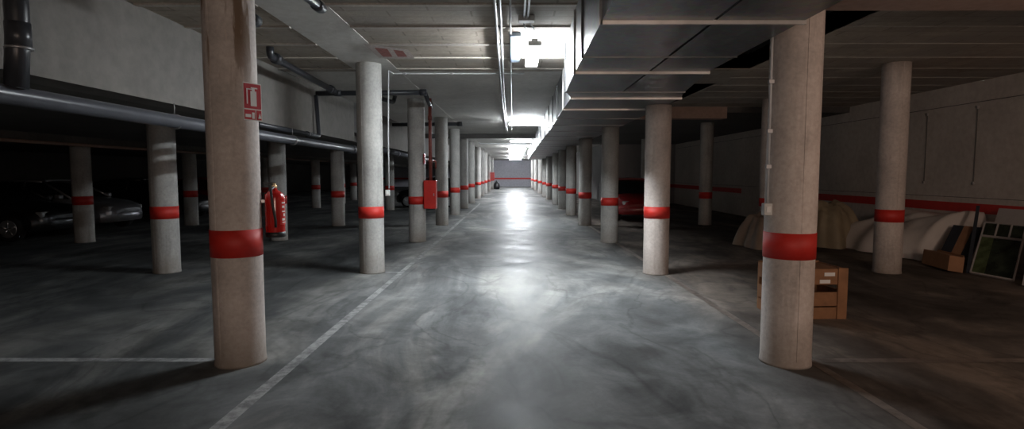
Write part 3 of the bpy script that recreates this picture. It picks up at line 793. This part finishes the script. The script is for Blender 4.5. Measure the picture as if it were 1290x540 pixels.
# ------------------------------------------------------------------ cars
def car(loc, rz, paint, label, L=4.1, Hc=1.42, bright_rim=False):
    t = empty('car', loc, rz); tag(t, label, 'car', kind='thing')
    hw = .84; k = L / 4.1
    def body_ring(x, w, z0, zs, zt):
        return [(x * k, y, z) for y, z in ((-w * .86, z0), (-w * .98, z0 + .08), (-w, (z0 + zs) / 2), (-w * .985, zs), (-w * .90, zt - .02), (-w * .55, zt + .015), (0, zt + .025),
                (w * .55, zt + .015), (w * .90, zt - .02), (w * .985, zs), (w, (z0 + zs) / 2), (w * .98, z0 + .08), (w * .86, z0))]
    st = [(-2.05, .60, .36, .58, .78), (-2.0, .74, .28, .66, .90), (-1.8, .81, .22, .74, .96), (-1.2, .84, .20, .76, .97), (0, .845, .20, .76, .95), (.75, .84, .20, .74, .94),
          (1.15, .83, .20, .70, .90), (1.6, .80, .22, .66, .83), (1.9, .72, .24, .60, .74), (2.02, .62, .28, .54, .66), (2.06, .52, .34, .50, .58)]
    b = MB(); b.loft([body_ring(*s_) for s_ in st]); b.build('car_body', paint, t)
    def cab(x, w, zb, zt, wt):
        return [(x * k, y, z) for y, z in ((-w, zb), (-(w + wt) / 2 - .015, (zb + zt) / 2), (-wt, zt - .05), (-wt * .8, zt), (0, zt + .015), (wt * .8, zt), (wt, zt - .05), ((w + wt) / 2 + .015, (zb + zt) / 2), (w, zb))]
    cs = [(-1.95, .74, .90, .93, .70), (-1.7, .76, .93, 1.22, .64), (-1.4, .77, .94, 1.36, .62), (-.5, .78, .94, 1.43, .62), (.1, .78, .93, 1.40, .62), (.5, .77, .92, 1.20, .64), (1.05, .74, .90, .92, .70)]
    b = MB(); b.loft([cab(*s_) for s_ in cs]); b.build('cabin_glass', M['carglass'], t)
    rs = [(-1.68, .60, 1.25, 1.26, .58), (-1.4, .61, 1.365, 1.385, .56), (-.5, .61, 1.435, 1.455, .56), (.12, .61, 1.405, 1.425, .56)]
    b = MB()
    b.loft([[(x * k, y, z) for y, z in ((-w, z0 - .05), (-w * .8, z1), (0, z1 + .015), (w * .8, z1), (w, z0 - .05), (0, z0 - .03))] for (x, w, z0, z1, _) in rs]); b.build('roof', paint, t)
    for s in (-1, 1):       # window posts
        for (xa, ya, za, xb, yb, zb, rp) in ((-.35, .775, .93, -.35, .635, 1.40, .03), (1.0, .74, .91, .12, .62, 1.39, .028), (-1.9, .74, .92, -1.45, .63, 1.34, .04)):
            b = MB(); b.tube([(xa * k, s * ya, za), (xb * k, s * yb, zb)], rp, 6); b.build('window_post', paint, t)
        b = MB(); b.box(.72 * k, .86 * k, *sorted((s * .84, s * 1.0)), .92, 1.04, bevel=.025); b.build('side_mirror', paint, t)
        b = MB(); b.box(1.80 * k, 1.98 * k, *sorted((s * .46, s * .70)), .57, .70, bevel=.03); b.build('headlight', M['lampc'], t)
        b = MB(); b.box(-2.04 * k, -1.93 * k, *sorted((s * .56, s * .76)), .62, .84, bevel=.02); b.build('tail_light', M['redcab'], t)
        for x in (-1.28, 1.30):
            b = MB(); b.lathe([(.20, -.10), (.29, -.10), (.31, -.06), (.31, .06), (.29, .10), (.20, .10)], (x * k, s * .76, .31), 28, axis='y'); w_o = b.build('wheel', M['tyre'], t)
            b = MB(); b.lathe([(.0, -.02), (.05, -.02), (.05, .02), (0, .02)], (x * k, s * .855, .31), 12, axis='y')
            b.lathe([(.185, -.02), (.21, -.02), (.21, .02), (.185, .02)], (x * k, s * .85, .31), 28, axis='y')
            for q_ in range(5):
                a = q_ * 2 * PI / 5 + .3
                b.tube([(x * k + .03 * math.cos(a), s * .86, .31 + .03 * math.sin(a)), (x * k + .2 * math.cos(a), s * .855, .31 + .2 * math.sin(a))], .026, 6)
            b.build('rim', M['rim'], w_o)
    b = MB(); b.box(2.0 * k, 2.075 * k, -.26, .26, .36, .47, bevel=.005); b.build('licence_plate', M['white'], t)
    b = MB(); b.box(1.99 * k, 2.05 * k, -.36, .36, .52, .60, bevel=.01); b.build('grille', M['blackp'], t)
    b = MB(); b.loft([[(x * k + o_, y, z) for (x, y) in ((1.80, -.80), (2.03, -.60), (2.10, -.3), (2.10, .3), (2.03, .60), (1.80, .80))] for z, o_ in ((.26, -.03), (.32, .0), (.46, .01), (.52, -.02))], False, closed=False)
    b.build('bumper', paint, t)
    return t
silver = plain('silver car paint', (.25, .26, .28), .28, .4, var=.03, coat=.5)
darkp = plain('dark grey car paint', (.02, .021, .023), .35, .4, coat=.5)
blackpnt = plain('black car paint', (.008, .008, .009), .35, coat=.3)
redp = plain('dark red car paint', (.22, .010, .012), .32, .1, coat=.5)
car((-13.15, 13.75, 0), 0, darkp, 'dark grey car at far left, its wheel near the frame edge')
car((-13.2, 16.0, 0), 0, silver, 'pale silver car nosing out behind the dim left column')
car((-4.0, 27.1, 0), PI, blackpnt, 'black car with a bright alloy wheel behind the left columns', L=3.2)
car((4.35, 20.3, 0), -PI / 2, redp, 'dark red car in the right bays behind the third column')
car((-13.2, 20.1, 0), 0, blackpnt, 'black car beyond the silver one in the left bays')
car((-13.0, 24.2, 0), 0, redp, 'red car deep in the left bays')

# ------------------------------------------------------------------ lights
wd = bpy.data.worlds.new('world'); sc.world = wd; wd.use_nodes = True
wd.node_tree.nodes['Background'].inputs[0].default_value = (.5, .55, .6, 1)
wd.node_tree.nodes['Background'].inputs[1].default_value = .01
def area(loc, target, size, power, col, sy=None, spread=PI):
    l = bpy.data.lights.new('lamp', 'AREA'); l.energy = power; l.color = col; l.size = size; l.spread = spread
    if sy: l.shape = 'RECTANGLE'; l.size_y = sy
    o = bpy.data.objects.new('light', l); COL.objects.link(o); o.location = loc
    o.rotation_euler = (Vector(target) - Vector(loc)).to_track_quat('-Z', 'Y').to_euler()
    return o
# warm lamp behind the photographer (out of frame)
area((1.6, -3.4, 2.1), (2.2, 6, 2.6), 1.4, 85, (1.0, .76, .62))
area((5.2, 1.2, 2.4), (8.6, 9, 2.6), .4, 62, (1.0, .74, .60))
# faint warm lamps over the right bays and lane behind the camera
area((-1.2, -4.2, 2.4), (-2.4, 6, 3.2), 1.0, 24, (1.0, .86, .76))

# ------------------------------------------------------------------ camera
cam = bpy.data.cameras.new('camera'); co = bpy.data.objects.new('camera', cam); COL.objects.link(co)
cam.sensor_width = 36; cam.lens = 696 / 1290 * 36; cam.clip_start = .05; cam.clip_end = 200
co.location = (0, 0, 1.6)
co.rotation_euler = (PI / 2 - math.atan(51 / 696), 0, math.atan(1 / 696))
sc.camera = co
sc.view_settings.view_transform = 'Standard'
sc.view_settings.look = 'None'
sc.view_settings.exposure = 0.0
sc.cycles.use_denoising = True
sc.cycles.max_bounces = 8
sc.cycles.sample_clamp_indirect = 6
